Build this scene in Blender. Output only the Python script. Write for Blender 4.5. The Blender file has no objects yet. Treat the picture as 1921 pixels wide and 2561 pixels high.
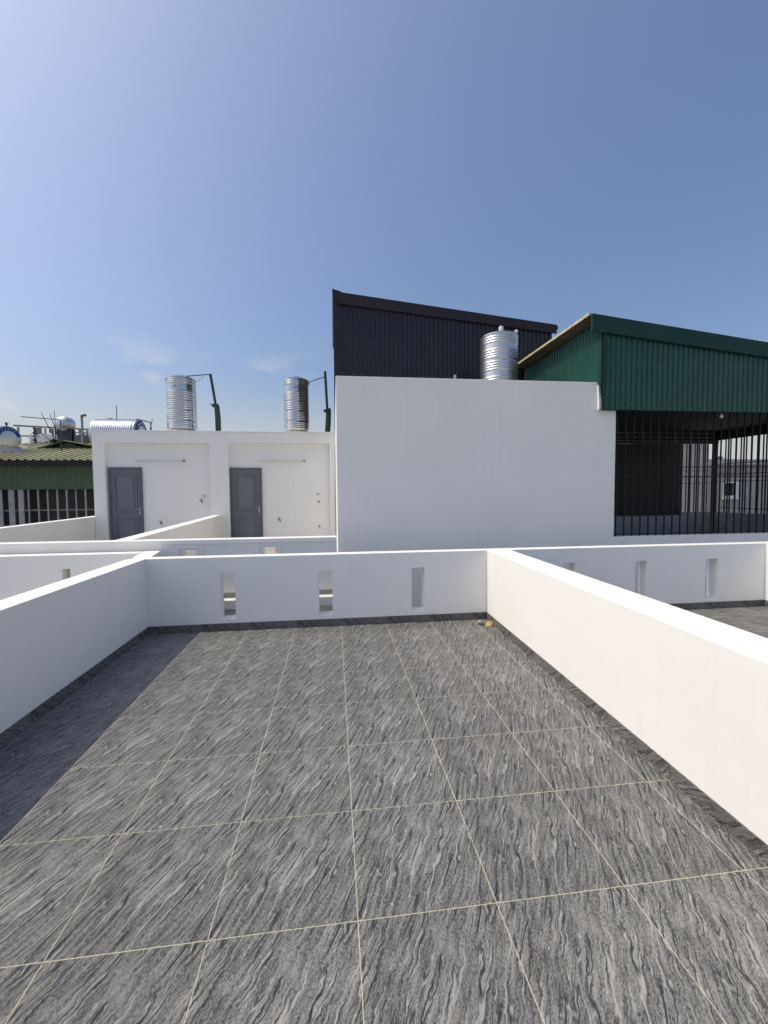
import bpy, bmesh, math, random
from mathutils import Vector, Matrix, noise as mnoise
random.seed(7)
PI = math.pi
R = math.radians
scene = bpy.context.scene
COL = scene.collection

# ------------------------------------------------------------------ camera
YAW, PITCH, ROLL = 0.11951721, -0.0485489878, -0.00805613835
CAM = Vector((-0.0749, -1.6454, 1.7808))
fw = Vector((math.sin(YAW)*math.cos(PITCH), math.cos(YAW)*math.cos(PITCH), math.sin(PITCH)))
rt = Vector((math.cos(YAW), -math.sin(YAW), 0))
up = rt.cross(fw)
r2 = rt*math.cos(ROLL) + up*math.sin(ROLL)
u2 = up*math.cos(ROLL) - rt*math.sin(ROLL)
cd = bpy.data.cameras.new('camera')
cam = bpy.data.objects.new('camera', cd)
COL.objects.link(cam)
m = Matrix.Identity(4)
for i in range(3):
    m[i][0], m[i][1], m[i][2], m[i][3] = r2[i], u2[i], -fw[i], CAM[i]
cam.matrix_world = m
cd.sensor_fit = 'HORIZONTAL'
cd.sensor_width = 36.0
cd.lens = 19.47
cd.clip_start = 0.05
cd.clip_end = 6000
scene.camera = cam

# ------------------------------------------------------------------ sky, sun, exposure
TO_SUN = Vector((-0.64, 0.035, 0.96)).normalized()
SUN_EL = math.asin(TO_SUN.z)
SUN_AZ = math.atan2(TO_SUN.x, TO_SUN.y)          # from +Y towards +X
world = bpy.data.worlds.new('World')
scene.world = world
world.use_nodes = True
wt = world.node_tree
wn, wl = wt.nodes, wt.links
bg = wn['Background']
sky = wn.new('ShaderNodeTexSky')
sky.sky_type = 'NISHITA'
sky.sun_disc = False
sky.sun_elevation = SUN_EL
sky.sun_rotation = SUN_AZ
sky.altitude = 0
sky.air_density = 1.05
sky.dust_density = 4.2
sky.ozone_density = 5.5
SKY_STRENGTH = 0.138
bg.inputs['Strength'].default_value = SKY_STRENGTH
def wmath(op, a, b, c=None):
    k = wn.new('ShaderNodeMath'); k.operation = op
    for i, x in enumerate((a, b, c)):
        if x is None: continue
        if isinstance(x, (int, float)): k.inputs[i].default_value = x
        else: wl.new(x, k.inputs[i])
    return k.outputs[0]
def wrange(x, a, b, c, d):
    k = wn.new('ShaderNodeMapRange'); k.interpolation_type = 'SMOOTHSTEP'
    for i, v in ((1, a), (2, b), (3, c), (4, d)): k.inputs[i].default_value = v
    wl.new(x, k.inputs[0]); return k.outputs[0]
def wmix(f, a, b, blend='MIX'):
    k = wn.new('ShaderNodeMix'); k.data_type = 'RGBA'; k.blend_type = blend
    if isinstance(f, float): k.inputs[0].default_value = f
    else: wl.new(f, k.inputs[0])
    for i, x in ((6, a), (7, b)):
        if isinstance(x, tuple): k.inputs[i].default_value = (*x, 1)
        else: wl.new(x, k.inputs[i])
    return k.outputs[2]
wtc = wn.new('ShaderNodeTexCoord')
wsx = wn.new('ShaderNodeSeparateXYZ'); wl.new(wtc.outputs['Generated'], wsx.inputs[0])
tint = wmix(1.0, sky.outputs[0], (1.0, 0.965, 0.95), 'MULTIPLY')          # slightly dusty town air
hz = tuple(v/SKY_STRENGTH for v in (0.545, 0.56, 0.54))
low = wrange(wsx.outputs[2], 0.27, 0.03, 0.0, 0.82)                       # pale haze lying on the horizon all round
hazy = wmix(low, tint, hz)
wmp = wn.new('ShaderNodeMapping'); wmp.inputs['Scale'].default_value = (1, 1, 2.2)
wl.new(wtc.outputs['Generated'], wmp.inputs['Vector'])
wno = wn.new('ShaderNodeTexNoise'); wno.inputs['Scale'].default_value = 7.0; wno.inputs['Detail'].default_value = 7
wl.new(wmp.outputs[0], wno.inputs['Vector'])
puff = wmath('MULTIPLY', wrange(wno.outputs['Fac'], 0.57, 0.72, 0.0, 0.5), wrange(wsx.outputs[2], 0.05, 0.12, 0.0, 1.0))
puff = wmath('MULTIPLY', puff, wrange(wsx.outputs[2], 0.34, 0.2, 0.0, 1.0))
wl.new(wmix(puff, hazy, tuple(v/SKY_STRENGTH for v in (0.62, 0.62, 0.60))), bg.inputs['Color'])
sd = bpy.data.lights.new('sun', 'SUN')
sd.energy = 2.15
sd.angle = R(0.5)
sd.color = (1.0, 0.885, 0.64)
so = bpy.data.objects.new('sun', sd)
COL.objects.link(so)
so.location = TO_SUN*40
so.rotation_euler = (-TO_SUN).to_track_quat('-Z', 'Y').to_euler()
scene.view_settings.view_transform = 'Standard'
scene.view_settings.look = 'None'
scene.view_settings.gamma = 1
scene.view_settings.use_curve_mapping = False
scene.view_settings.exposure = 0.27
scene.render.engine = 'CYCLES'
scene.cycles.max_bounces = 8
scene.cycles.diffuse_bounces = 6

# ------------------------------------------------------------------ materials
def nodes_of(name):
    mt = bpy.data.materials.new(name)
    mt.use_nodes = True
    t = mt.node_tree
    return mt, t.nodes, t.links, t.nodes['Principled BSDF']

def mat(name, col, rough=0.6, metal=0.0, vary=0.12, scale=3.0, bump=0.0, bscale=60.0, bdist=0.002,
        stretch=(1, 1, 1), col2=None, thr=(0.3, 0.7), spec=0.5, coords='Object'):
    mt, N, L, p = nodes_of(name)
    p.inputs['Roughness'].default_value = rough
    p.inputs['Metallic'].default_value = metal
    p.inputs['Specular IOR Level'].default_value = spec
    tc = N.new('ShaderNodeTexCoord')
    mp = N.new('ShaderNodeMapping')
    mp.inputs['Scale'].default_value = stretch
    if coords == 'World':
        g = N.new('ShaderNodeNewGeometry')
        L.new(g.outputs['Position'], mp.inputs['Vector'])
    else:
        L.new(tc.outputs['Object'], mp.inputs['Vector'])
    n = N.new('ShaderNodeTexNoise')
    n.inputs['Scale'].default_value = scale
    n.inputs['Detail'].default_value = 6
    n.inputs['Roughness'].default_value = 0.6
    L.new(mp.outputs[0], n.inputs['Vector'])
    r = N.new('ShaderNodeValToRGB')
    c2 = col2 if col2 else tuple(max(0, c*(1-vary)) for c in col)
    r.color_ramp.elements[0].position = thr[0]
    r.color_ramp.elements[1].position = thr[1]
    r.color_ramp.elements[0].color = (*c2, 1)
    r.color_ramp.elements[1].color = (*(col if col2 else tuple(min(1, c*(1+vary*0.4)) for c in col)), 1)
    L.new(n.outputs['Fac'], r.inputs['Fac'])
    L.new(r.outputs['Color'], p.inputs['Base Color'])
    if bump > 0:
        b = N.new('ShaderNodeTexNoise')
        b.inputs['Scale'].default_value = bscale
        b.inputs['Detail'].default_value = 5
        L.new(mp.outputs[0], b.inputs['Vector'])
        bn = N.new('ShaderNodeBump')
        bn.inputs['Strength'].default_value = bump
        bn.inputs['Distance'].default_value = bdist
        L.new(b.outputs['Fac'], bn.inputs['Height'])
        L.new(bn.outputs['Normal'], p.inputs['Normal'])
    return mt

def plaster(name, col, stain=0.03):
    """painted render: faint trowel waves, fine grain, thin grey run-down streaks"""
    mt, N, L, p = nodes_of(name)
    p.inputs['Roughness'].default_value = 0.75
    p.inputs['Specular IOR Level'].default_value = 0.25
    g = N.new('ShaderNodeNewGeometry')
    n1 = N.new('ShaderNodeTexNoise'); n1.inputs['Scale'].default_value = 0.9; n1.inputs['Detail'].default_value = 5
    L.new(g.outputs['Position'], n1.inputs['Vector'])
    mp = N.new('ShaderNodeMapping'); mp.inputs['Scale'].default_value = (9, 9, 0.7)
    L.new(g.outputs['Position'], mp.inputs['Vector'])
    n2 = N.new('ShaderNodeTexNoise'); n2.inputs['Scale'].default_value = 1.0; n2.inputs['Detail'].default_value = 4
    L.new(mp.outputs[0], n2.inputs['Vector'])
    r1 = N.new('ShaderNodeMapRange'); r1.inputs[1].default_value = 0.35; r1.inputs[2].default_value = 0.7
    r1.inputs[3].default_value = 1.0; r1.inputs[4].default_value = 1.0-stain
    L.new(n1.outputs['Fac'], r1.inputs[0])
    r2_ = N.new('ShaderNodeMapRange'); r2_.inputs[1].default_value = 0.58; r2_.inputs[2].default_value = 0.8
    r2_.inputs[3].default_value = 1.0; r2_.inputs[4].default_value = 1.0-stain*1.2
    L.new(n2.outputs['Fac'], r2_.inputs[0])
    mu = N.new('ShaderNodeMath'); mu.operation = 'MULTIPLY'
    L.new(r1.outputs[0], mu.inputs[0]); L.new(r2_.outputs[0], mu.inputs[1])
    mx = N.new('ShaderNodeMix'); mx.data_type = 'RGBA'; mx.blend_type = 'MULTIPLY'
    mx.inputs[0].default_value = 1.0
    mx.inputs[6].default_value = (*col, 1)
    L.new(mu.outputs[0], mx.inputs[7])
    L.new(mx.outputs[2], p.inputs['Base Color'])
    b1 = N.new('ShaderNodeTexNoise'); b1.inputs['Scale'].default_value = 5; b1.inputs['Detail'].default_value = 3
    b2 = N.new('ShaderNodeTexNoise'); b2.inputs['Scale'].default_value = 140; b2.inputs['Detail'].default_value = 2
    L.new(g.outputs['Position'], b1.inputs['Vector']); L.new(g.outputs['Position'], b2.inputs['Vector'])
    ad = N.new('ShaderNodeMath'); ad.operation = 'MULTIPLY_ADD'
    L.new(b2.outputs['Fac'], ad.inputs[0]); ad.inputs[1].default_value = 0.06; L.new(b1.outputs['Fac'], ad.inputs[2])
    bn = N.new('ShaderNodeBump'); bn.inputs['Strength'].default_value = 0.35; bn.inputs['Distance'].default_value = 0.012
    L.new(ad.outputs[0], bn.inputs['Height'])
    L.new(bn.outputs['Normal'], p.inputs['Normal'])
    return mt

def slate(name, ang, dark, light, bump=0.9, upright=False):
    """ceramic tile with moulded slate relief; the same print on every tile, running at ang from the tile's long joints"""
    mt, N, L, p = nodes_of(name)
    p.inputs['Roughness'].default_value = 0.62
    p.inputs['Specular IOR Level'].default_value = 0.35
    def noise(vec, scale, detail=4, rough=0.55, kind='FBM'):
        n = N.new('ShaderNodeTexNoise'); n.noise_type = kind
        n.inputs['Scale'].default_value = scale; n.inputs['Detail'].default_value = detail
        n.inputs['Roughness'].default_value = rough
        L.new(vec, n.inputs['Vector'])
        return n.outputs['Fac']
    def mth(op, a, b, c=None):
        k = N.new('ShaderNodeMath'); k.operation = op
        for i, x in enumerate((a, b, c)):
            if x is None: continue
            if isinstance(x, (int, float)): k.inputs[i].default_value = x
            else: L.new(x, k.inputs[i])
        return k.outputs[0]
    def rng(x, a, b, c, d):
        k = N.new('ShaderNodeMapRange'); k.interpolation_type = 'SMOOTHSTEP'
        for i, v in ((1, a), (2, b), (3, c), (4, d)): k.inputs[i].default_value = v
        L.new(x, k.inputs[0]); return k.outputs[0]
    tc = N.new('ShaderNodeTexCoord')
    vr = N.new('ShaderNodeVectorRotate'); vr.rotation_type = 'Z_AXIS'
    vr.inputs['Angle'].default_value = ang
    if upright:                                   # a strip standing on its edge: run the print along the wall and up it
        s0 = N.new('ShaderNodeSeparateXYZ'); L.new(tc.outputs['Object'], s0.inputs[0])
        c0 = N.new('ShaderNodeCombineXYZ')
        L.new(mth('ADD', s0.outputs[0], s0.outputs[1]), c0.inputs[0]); L.new(s0.outputs[2], c0.inputs[1])
        L.new(c0.outputs[0], vr.inputs['Vector'])
    else:
        L.new(tc.outputs['Object'], vr.inputs['Vector'])
    sx = N.new('ShaderNodeSeparateXYZ'); L.new(vr.outputs[0], sx.inputs[0])
    def scaled(x, y, off):
        k = N.new('ShaderNodeMapping'); k.inputs['Scale'].default_value = (x, y, 1); k.inputs['Location'].default_value = (off, off*.37, off*1.9)
        L.new(vr.outputs[0], k.inputs['Vector']); return k.outputs[0]
    w1 = noise(scaled(3.0, 4.5, 0.0), 1.0, 2)
    w2 = noise(scaled(14.0, 24.0, 1.0), 1.0, 2)
    u = mth('ADD', sx.outputs[0], mth('MULTIPLY', mth('SUBTRACT', w1, 0.5), 0.07))
    u = mth('ADD', u, mth('MULTIPLY', mth('SUBTRACT', w2, 0.5), 0.022))
    def vec(su, sv, off=0.0):
        c = N.new('ShaderNodeCombineXYZ')
        L.new(mth('MULTIPLY', u, su), c.inputs[0])
        L.new(mth('MULTIPLY', sx.outputs[1], sv), c.inputs[1])
        c.inputs[2].default_value = off
        return c.outputs[0]
    a = noise(vec(1.0, 0.10), 19.0, 1, 0.4)            # broad ledges; lines wander where they cross a level
    b_ = noise(vec(1.0, 0.12, 3.1), 30.0, 1, 0.4)
    c_ = noise(vec(1.0, 0.10, 7.7), 42.0, 2, 0.5)
    st1 = rng(a, 0.46, 0.54, 0.0, 1.0)
    st2 = rng(b_, 0.50, 0.60, 0.0, 1.0)
    med = noise(vec(1.0, 0.10, 1.3), 85.0, 3, 0.6)
    fine = noise(vec(1.0, 0.30, 2.2), 260.0, 3, 0.75)
    g1 = rng(noise(scaled(11.0, 4.2, 4.0), 1.0, 1), 0.44, 0.58, 0.0, 1.0)
    g2 = rng(noise(scaled(14.0, 5.0, 9.0), 1.0, 1), 0.44, 0.57, 0.0, 1.0)
    h = mth('MULTIPLY', st1, mth('ADD', mth('MULTIPLY', g1, 2.2), 0.3))
    h = mth('ADD', h, mth('MULTIPLY', st2, mth('ADD', mth('MULTIPLY', g2, 1.6), 0.2)))
    h = mth('ADD', h, mth('MULTIPLY', c_, 1.5))
    h = mth('ADD', h, mth('MULTIPLY', med, 1.3))
    h = mth('ADD', h, mth('MULTIPLY', fine, 0.8))
    bn = N.new('ShaderNodeBump')
    bn.inputs['Strength'].default_value = bump
    bn.inputs['Distance'].default_value = 0.0058
    L.new(h, bn.inputs['Height'])
    L.new(bn.outputs['Normal'], p.inputs['Normal'])
    # print: pale veins along the ridge lips, speckle, soft clouds
    def band(x, c, w):
        return mth('SUBTRACT', 1.0, rng(mth('ABSOLUTE', mth('SUBTRACT', x, c), 0), 0.0, w, 0.0, 1.0))
    lips = mth('MAXIMUM', mth('MULTIPLY', band(a, 0.515, 0.019), g1), mth('MULTIPLY', band(b_, 0.570, 0.024), g2))
    dks = mth('MAXIMUM', mth('MULTIPLY', band(a, 0.475, 0.019), g1), mth('MULTIPLY', band(b_, 0.520, 0.024), g2))
    dks = mth('MAXIMUM', dks, mth('MULTIPLY', band(c_, 0.36, 0.03), 0.6))
    cl = noise(vec(1.0, 0.5, 5.5), 7.0, 2)
    f = mth('ADD', mth('MULTIPLY', med, 0.55), mth('MULTIPLY', fine, 0.95))
    f = mth('ADD', f, mth('MULTIPLY', cl, 0.16))
    f = rng(f, 0.66, 1.00, 0.0, 0.9)
    f = mth('ADD', f, mth('MULTIPLY', lips, 0.85))
    f = mth('SUBTRACT', f, mth('MULTIPLY', dks, 0.50))
    cr = N.new('ShaderNodeValToRGB')
    cr.color_ramp.elements[0].color = (*dark, 1)
    cr.color_ramp.elements[1].color = (*light, 1)
    L.new(f, cr.inputs['Fac'])
    oi = N.new('ShaderNodeObjectInfo')                  # batches differ a little in tone
    g = N.new('ShaderNodeNewGeometry')
    dust = noise(g.outputs['Position'], 1.3, 5, 0.6)    # dried dust lying across the tiles
    k = mth('ADD', rng(oi.outputs['Random'], 0.0, 1.0, 0.93, 1.07), rng(dust, 0.45, 0.75, 0.0, 0.14))
    mx = N.new('ShaderNodeMix'); mx.data_type = 'RGBA'; mx.blend_type = 'MULTIPLY'; mx.inputs[0].default_value = 1.0
    L.new(cr.outputs['Color'], mx.inputs[6]); L.new(k, mx.inputs[7])
    L.new(mx.outputs[2], p.inputs['Base Color'])
    return mt

WHITE = plaster('white_plaster', (0.85, 0.84, 0.81))
WHITE2 = plaster('house_plaster', (0.84, 0.83, 0.80), 0.045)
TILE = slate('slate_tile', R(27), (0.044, 0.046, 0.049), (0.318, 0.318, 0.306))
TILE_X = slate('slate_tile_turned', R(-63), (0.044, 0.046, 0.049), (0.318, 0.318, 0.306))
SKIRT = slate('skirting_tile', R(-58), (0.046, 0.046, 0.048), (0.22, 0.215, 0.205), 0.7, True)
GROUT = mat('grout', (0.60, 0.56, 0.42), 0.9, vary=0.25, scale=9)
CEMENT = mat('cement', (0.36, 0.35, 0.33), 0.9, vary=0.3, scale=2.5, bump=0.3, bscale=30, bdist=0.004)
DGREY = mat('grey_render', (0.42, 0.42, 0.43), 0.85, vary=0.25, scale=2)
BROWN = mat('brown_sheet', (0.027, 0.023, 0.033), 0.28, spec=0.5, vary=0.25, scale=1.5, bump=0.1, bscale=8)
BROWNTRIM = mat('brown_flashing', (0.026, 0.020, 0.026), 0.45, spec=0.3, vary=0.2, scale=2)
GREEN = mat('green_sheet', (0.015, 0.080, 0.060), 0.28, spec=0.4, vary=0.25, scale=1.5, bump=0.1, bscale=8)
GREENTRIM = mat('green_flashing', (0.012, 0.050, 0.038), 0.5, spec=0.22, vary=0.2, scale=2)
GREENPALE = mat('faded_green_roof', (0.33, 0.325, 0.165), 0.6, vary=0.35, scale=1.2, stretch=(1, 0.2, 1))
ROOFDARK = mat('weathered_roof_sheet', (0.105, 0.10, 0.062), 0.5, vary=0.4, scale=3)
FARIRON = mat('far_iron', (0.20, 0.19, 0.20), 0.8)
GREENMID = mat('green_wall_sheet', (0.050, 0.092, 0.048), 0.5, vary=0.25, scale=1.5)
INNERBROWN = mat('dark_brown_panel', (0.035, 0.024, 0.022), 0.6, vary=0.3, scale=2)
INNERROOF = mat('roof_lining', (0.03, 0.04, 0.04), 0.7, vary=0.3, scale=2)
BAR = mat('dark_bar_paint', (0.009, 0.010, 0.013), 0.5, spec=0.3, vary=0.2, scale=8)
STEEL = mat('stainless_steel', (0.56, 0.57, 0.58), 0.24, 1.0, vary=0.1, scale=2.5, bump=0.15, bscale=4, bdist=0.02, stretch=(1, 1, 0.3))
STEELD = mat('dull_steel', (0.50, 0.51, 0.52), 0.4, 1.0, vary=0.2, scale=5)
STEELR = mat('matt_steel', (0.60, 0.61, 0.62), 0.38, 1.0, vary=0.1, scale=2.5)
FOAM = mat('black_foam', (0.025, 0.032, 0.034), 0.9, vary=0.4, scale=12, bump=0.5, bscale=40, bdist=0.005)
FOAMG = mat('green_wrap', (0.05, 0.075, 0.06), 0.85, vary=0.4, scale=12)
DARKPIPE = mat('dark_pipe', (0.03, 0.04, 0.05), 0.5)
PALEPIPE = mat('pale_pipe', (0.45, 0.46, 0.46), 0.5)
DOOR = mat('door_paint', (0.140, 0.158, 0.182), 0.5, vary=0.08, scale=4)
DOORFR = mat('door_frame_paint', (0.100, 0.115, 0.138), 0.5, vary=0.08, scale=4)
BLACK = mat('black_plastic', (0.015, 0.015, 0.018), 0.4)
PLASTIC = mat('white_plastic', (0.74, 0.74, 0.73), 0.4, vary=0.05)
TUBE = mat('glass_tube', (0.70, 0.71, 0.72), 0.25, vary=0.03)
BLUE = mat('blue_print', (0.02, 0.035, 0.17), 0.5, vary=0.1)
GALV = mat('galvanised', (0.33, 0.34, 0.35), 0.5, 0.6, vary=0.3, scale=5)
RUST = mat('worn_iron', (0.21, 0.175, 0.16), 0.8, vary=0.4, scale=5)
GROUND = mat('town_ground', (0.27, 0.26, 0.235), 0.95, vary=0.4, scale=0.05)
GREYWALL = mat('old_grey_wall', (0.40, 0.385, 0.36), 0.9, vary=0.3, scale=1.2, bump=0.3, bscale=12, bdist=0.006)
PINK = mat('purple_grey_render', (0.42, 0.39, 0.40), 0.9, vary=0.15, scale=1.5)
LEAF = mat('leaf', (0.085, 0.12, 0.04), 0.6, vary=0.5, scale=4)
LEAFD = mat('dark_leaf', (0.035, 0.055, 0.022), 0.6, vary=0.5, scale=4)
BARK = mat('bark', (0.09, 0.07, 0.05), 0.9)
GLASS = mat('dark_glass', (0.02, 0.022, 0.025), 0.15)
YELLOW = mat('yellow_paper', (0.46, 0.31, 0.10), 0.55, vary=0.2, scale=40)
FILM = mat('crumpled_film', (0.36, 0.36, 0.29), 0.25, vary=0.6, scale=40, thr=(0.4, 0.6))
FLECK = mat('plaster_fleck', (0.75, 0.74, 0.70), 0.8)

# ------------------------------------------------------------------ helpers
ORG = {}
class MB:
    def __init__(s): s.v = []; s.f = []
    def add(s, v, f):
        b = len(s.v); s.v += [tuple(p) for p in v]; s.f += [[b+i for i in q] for q in f]; return s
    def box(s, x0, x1, y0, y1, z0, z1):
        return s.add([(x0,y0,z0),(x1,y0,z0),(x1,y1,z0),(x0,y1,z0),(x0,y0,z1),(x1,y0,z1),(x1,y1,z1),(x0,y1,z1)],
                     [(3,2,1,0),(4,5,6,7),(0,1,5,4),(1,2,6,5),(2,3,7,6),(3,0,4,7)])
    def hexa(s, bot, top):
        return s.add(list(bot)+list(top), [(3,2,1,0),(4,5,6,7),(0,1,5,4),(1,2,6,5),(2,3,7,6),(3,0,4,7)])
    def tube(s, pts, r, n=10, cap=True):
        pts = [Vector(p) for p in pts]
        rs = r if isinstance(r, (list, tuple)) else [r]*len(pts)
        prev = None; rings = []
        for i, p in enumerate(pts):
            d = (pts[min(i+1, len(pts)-1)]-pts[max(i-1, 0)]).normalized()
            a = prev if prev else (Vector((0,0,1)) if abs(d.z) < .9 else Vector((1,0,0)))
            x = (a-d*a.dot(d)).normalized(); y = d.cross(x); prev = x
            rings.append([p+(x*math.cos(2*PI*k/n)+y*math.sin(2*PI*k/n))*rs[i] for k in range(n)])
        v = [q for rr in rings for q in rr]; f = []
        for i in range(len(pts)-1):
            for k in range(n):
                f.append((i*n+k, i*n+(k+1)%n, (i+1)*n+(k+1)%n, (i+1)*n+k))
        if cap:
            f.append(tuple(range(n))[::-1]); f.append(tuple((len(pts)-1)*n+k for k in range(n)))
        return s.add(v, f)
    def lathe(s, c, prof, n=40, axis='z'):
        v = []; f = []
        for (r, h) in prof:
            for k in range(n):
                a = 2*PI*k/n; x, y = r*math.cos(a), r*math.sin(a)
                v.append((c[0]+x, c[1]+y, c[2]+h) if axis == 'z' else ((c[0]+h, c[1]+x, c[2]+y) if axis == 'x' else (c[0]+x, c[1]+h, c[2]+y)))
        for i in range(len(prof)-1):
            for k in range(n):
                f.append((i*n+k, i*n+(k+1)%n, (i+1)*n+(k+1)%n, (i+1)*n+k))
        f.append(tuple(range(n))[::-1]); f.append(tuple((len(prof)-1)*n+k for k in range(n)))
        return s.add(v, f)
    def holed(s, a0, a1, t0, t1, z0, z1, holes=(), axis='x'):
        """one wall plate along axis with rectangular openings (a0,a1,z0,z1) right through it"""
        A = sorted({a0, a1, *[h[0] for h in holes], *[h[1] for h in holes]})
        Z = sorted({z0, z1, *[h[2] for h in holes], *[h[3] for h in holes]})
        def solid(i, j):
            if i < 0 or j < 0 or i >= len(A)-1 or j >= len(Z)-1: return False
            ca, cz = (A[i]+A[i+1])/2, (Z[j]+Z[j+1])/2
            return not any(h[0] < ca < h[1] and h[2] < cz < h[3] for h in holes)
        idx = {}; v = []; f = []
        def P(i, t, j):
            k = (i, t, j)
            if k not in idx:
                idx[k] = len(v)
                a, tt, z = A[i], (t0, t1)[t], Z[j]
                v.append((a, tt, z) if axis == 'x' else (tt, a, z))
            return idx[k]
        for i in range(len(A)-1):
            for j in range(len(Z)-1):
                if not solid(i, j): continue
                f.append((P(i,0,j), P(i+1,0,j), P(i+1,0,j+1), P(i,0,j+1)))
                f.append((P(i,1,j), P(i,1,j+1), P(i+1,1,j+1), P(i+1,1,j)))
                if not solid(i-1, j): f.append((P(i,0,j), P(i,0,j+1), P(i,1,j+1), P(i,1,j)))
                if not solid(i+1, j): f.append((P(i+1,0,j), P(i+1,1,j), P(i+1,1,j+1), P(i+1,0,j+1)))
                if not solid(i, j-1): f.append((P(i,0,j), P(i,1,j), P(i+1,1,j), P(i+1,0,j)))
                if not solid(i, j+1): f.append((P(i,0,j+1), P(i+1,0,j+1), P(i+1,1,j+1), P(i,1,j+1)))
        return s.add(v, f)

def O(name, mb, mt, parent=None, loc=None, smooth=None, bevel=0.0, recalc=True, kind=None):
    """link the collected shapes as ONE mesh object; vertices are given in world space"""
    if loc is None: loc = ORG[parent.name] if parent else Vector((0, 0, 0))
    loc = Vector(loc)
    me = bpy.data.meshes.new(name)
    me.from_pydata([tuple(Vector(p)-loc) for p in mb.v], [], mb.f)
    if recalc:
        bm = bmesh.new(); bm.from_mesh(me)
        bmesh.ops.recalc_face_normals(bm, faces=bm.faces)
        bm.to_mesh(me); bm.free()
    me.materials.append(mt)
    if smooth:
        for p in me.polygons: p.use_smooth = True
        me.set_sharp_from_angle(angle=R(smooth))
    me.update()
    return link(name, me, parent, loc, bevel, kind)

def link(name, me, parent=None, loc=(0, 0, 0), bevel=0.0, kind=None):
    o = bpy.data.objects.new(name, me)
    COL.objects.link(o)
    loc = Vector(loc)
    if parent:
        o.parent = parent; o.location = loc-ORG[parent.name]
    else:
        o.location = loc
    ORG[o.name] = loc
    if bevel:
        b = o.modifiers.new('edge_rounding', 'BEVEL')
        b.width = bevel; b.segments = 2; b.limit_method = 'ANGLE'; b.angle_limit = R(40)
    if kind: o['kind'] = kind
    return o

def tag(o, label=None, cat=None, group=None, kind=None):
    if label: o['label'] = label
    if cat: o['category'] = cat
    if group: o['group'] = group
    if kind: o['kind'] = kind
    return o

def thing(name, label, cat, loc, group=None):
    o = bpy.data.objects.new(name, None)
    COL.objects.link(o); o.location = loc; o.empty_display_size = 0.1
    ORG[o.name] = Vector(loc)
    return tag(o, label, cat, group)

# ------------------------------------------------------------------ ground, house bodies, floor
g = MB().box(-1500, 1500, -1500, 1500, -9.4, -9.0)
tag(O('ground', g, GROUND), kind='structure')

YB = 3.87; HW = 0.96; XL = -2.44; SK = 0.095
def xr(y): return 1.945+(2.022-1.945)*y/3.87            # inner face of the right dividing wall
body = thing('row_house', 'white row house whose tiled roof terrace fills the foreground', 'house', (0, 0, -9))
O('house_body', MB().box(-2.66, 6.64, -8, 4.04, -9, -0.075), WHITE2, body)
tag(O('terrace_floor', MB().box(-2.47, 2.10, -4.2, 3.88, -0.07, -0.0010), GROUT), kind='structure')
FL = bpy.data.objects['terrace_floor']
tag(O('neighbour_terrace_floor', MB().box(2.29, 6.42, -4.2, 3.88, -0.07, -0.0010), GROUT), kind='structure')
FL2 = bpy.data.objects['neighbour_terrace_floor']
JG = 0.0018
def tile_mesh(x0, x1, y0, y1, mt, w=0.6, h=0.012):
    me = bpy.data.meshes.new('floor_tile')
    c = 0.0006
    x0 += JG; x1 -= JG; y0 += JG; y1 -= JG
    v = [(x0,y0,-h),(x1,y0,-h),(x1,y1,-h),(x0,y1,-h),(x0,y0,-c),(x1,y0,-c),(x1,y1,-c),(x0,y1,-c),
         (x0+c,y0+c,0),(x1-c,y0+c,0),(x1-c,y1-c,0),(x0+c,y1-c,0)]
    f = [(0,1,5,4),(1,2,6,5),(2,3,7,6),(3,0,4,7),(4,5,9,8),(5,6,10,9),(6,7,11,10),(7,4,8,11),(8,9,10,11)]
    me.from_pydata(v, [], f); me.materials.append(mt); me.update()
    return me
full = tile_mesh(0, .6, 0, .6, TILE)
full2 = tile_mesh(0, .6, 0, .6, TILE_X)
def lay(parent, x_lo, x_hi, y_lo, y_hi, ox, oy, fm, mt):
    i0, i1 = math.floor((x_lo-ox)/.6+1e-6), math.ceil((x_hi-ox)/.6-1e-6)
    j0, j1 = math.floor((y_lo-oy)/.6+1e-6), math.ceil((y_hi-oy)/.6-1e-6)
    for i in range(i0, i1):
        for j in range(j0, j1):
            X, Y = ox+i*.6, oy+j*.6
            a, b, c, d = max(0, x_lo-X), min(.6, x_hi-X), max(0, y_lo-Y), min(.6, y_hi-Y)
            if b-a < .012 or d-c < .012: continue
            me = fm if (b-a > .599 and d-c > .599) else tile_mesh(a, b, c, d, mt)
            o = link('floor_tile', me, parent, (X, Y, random.uniform(-.0002, .0002)))
            o.rotation_euler = (random.uniform(-.0003, .0003), random.uniform(-.0003, .0003), 0)
lay(FL, XL-.005, 2.03, -3.6, YB+.003, 0, 0, full, TILE)
lay(FL2, 2.33, 6.40, -1.8, YB+.003, 2.42, 0.1, full2, TILE_X)

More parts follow.
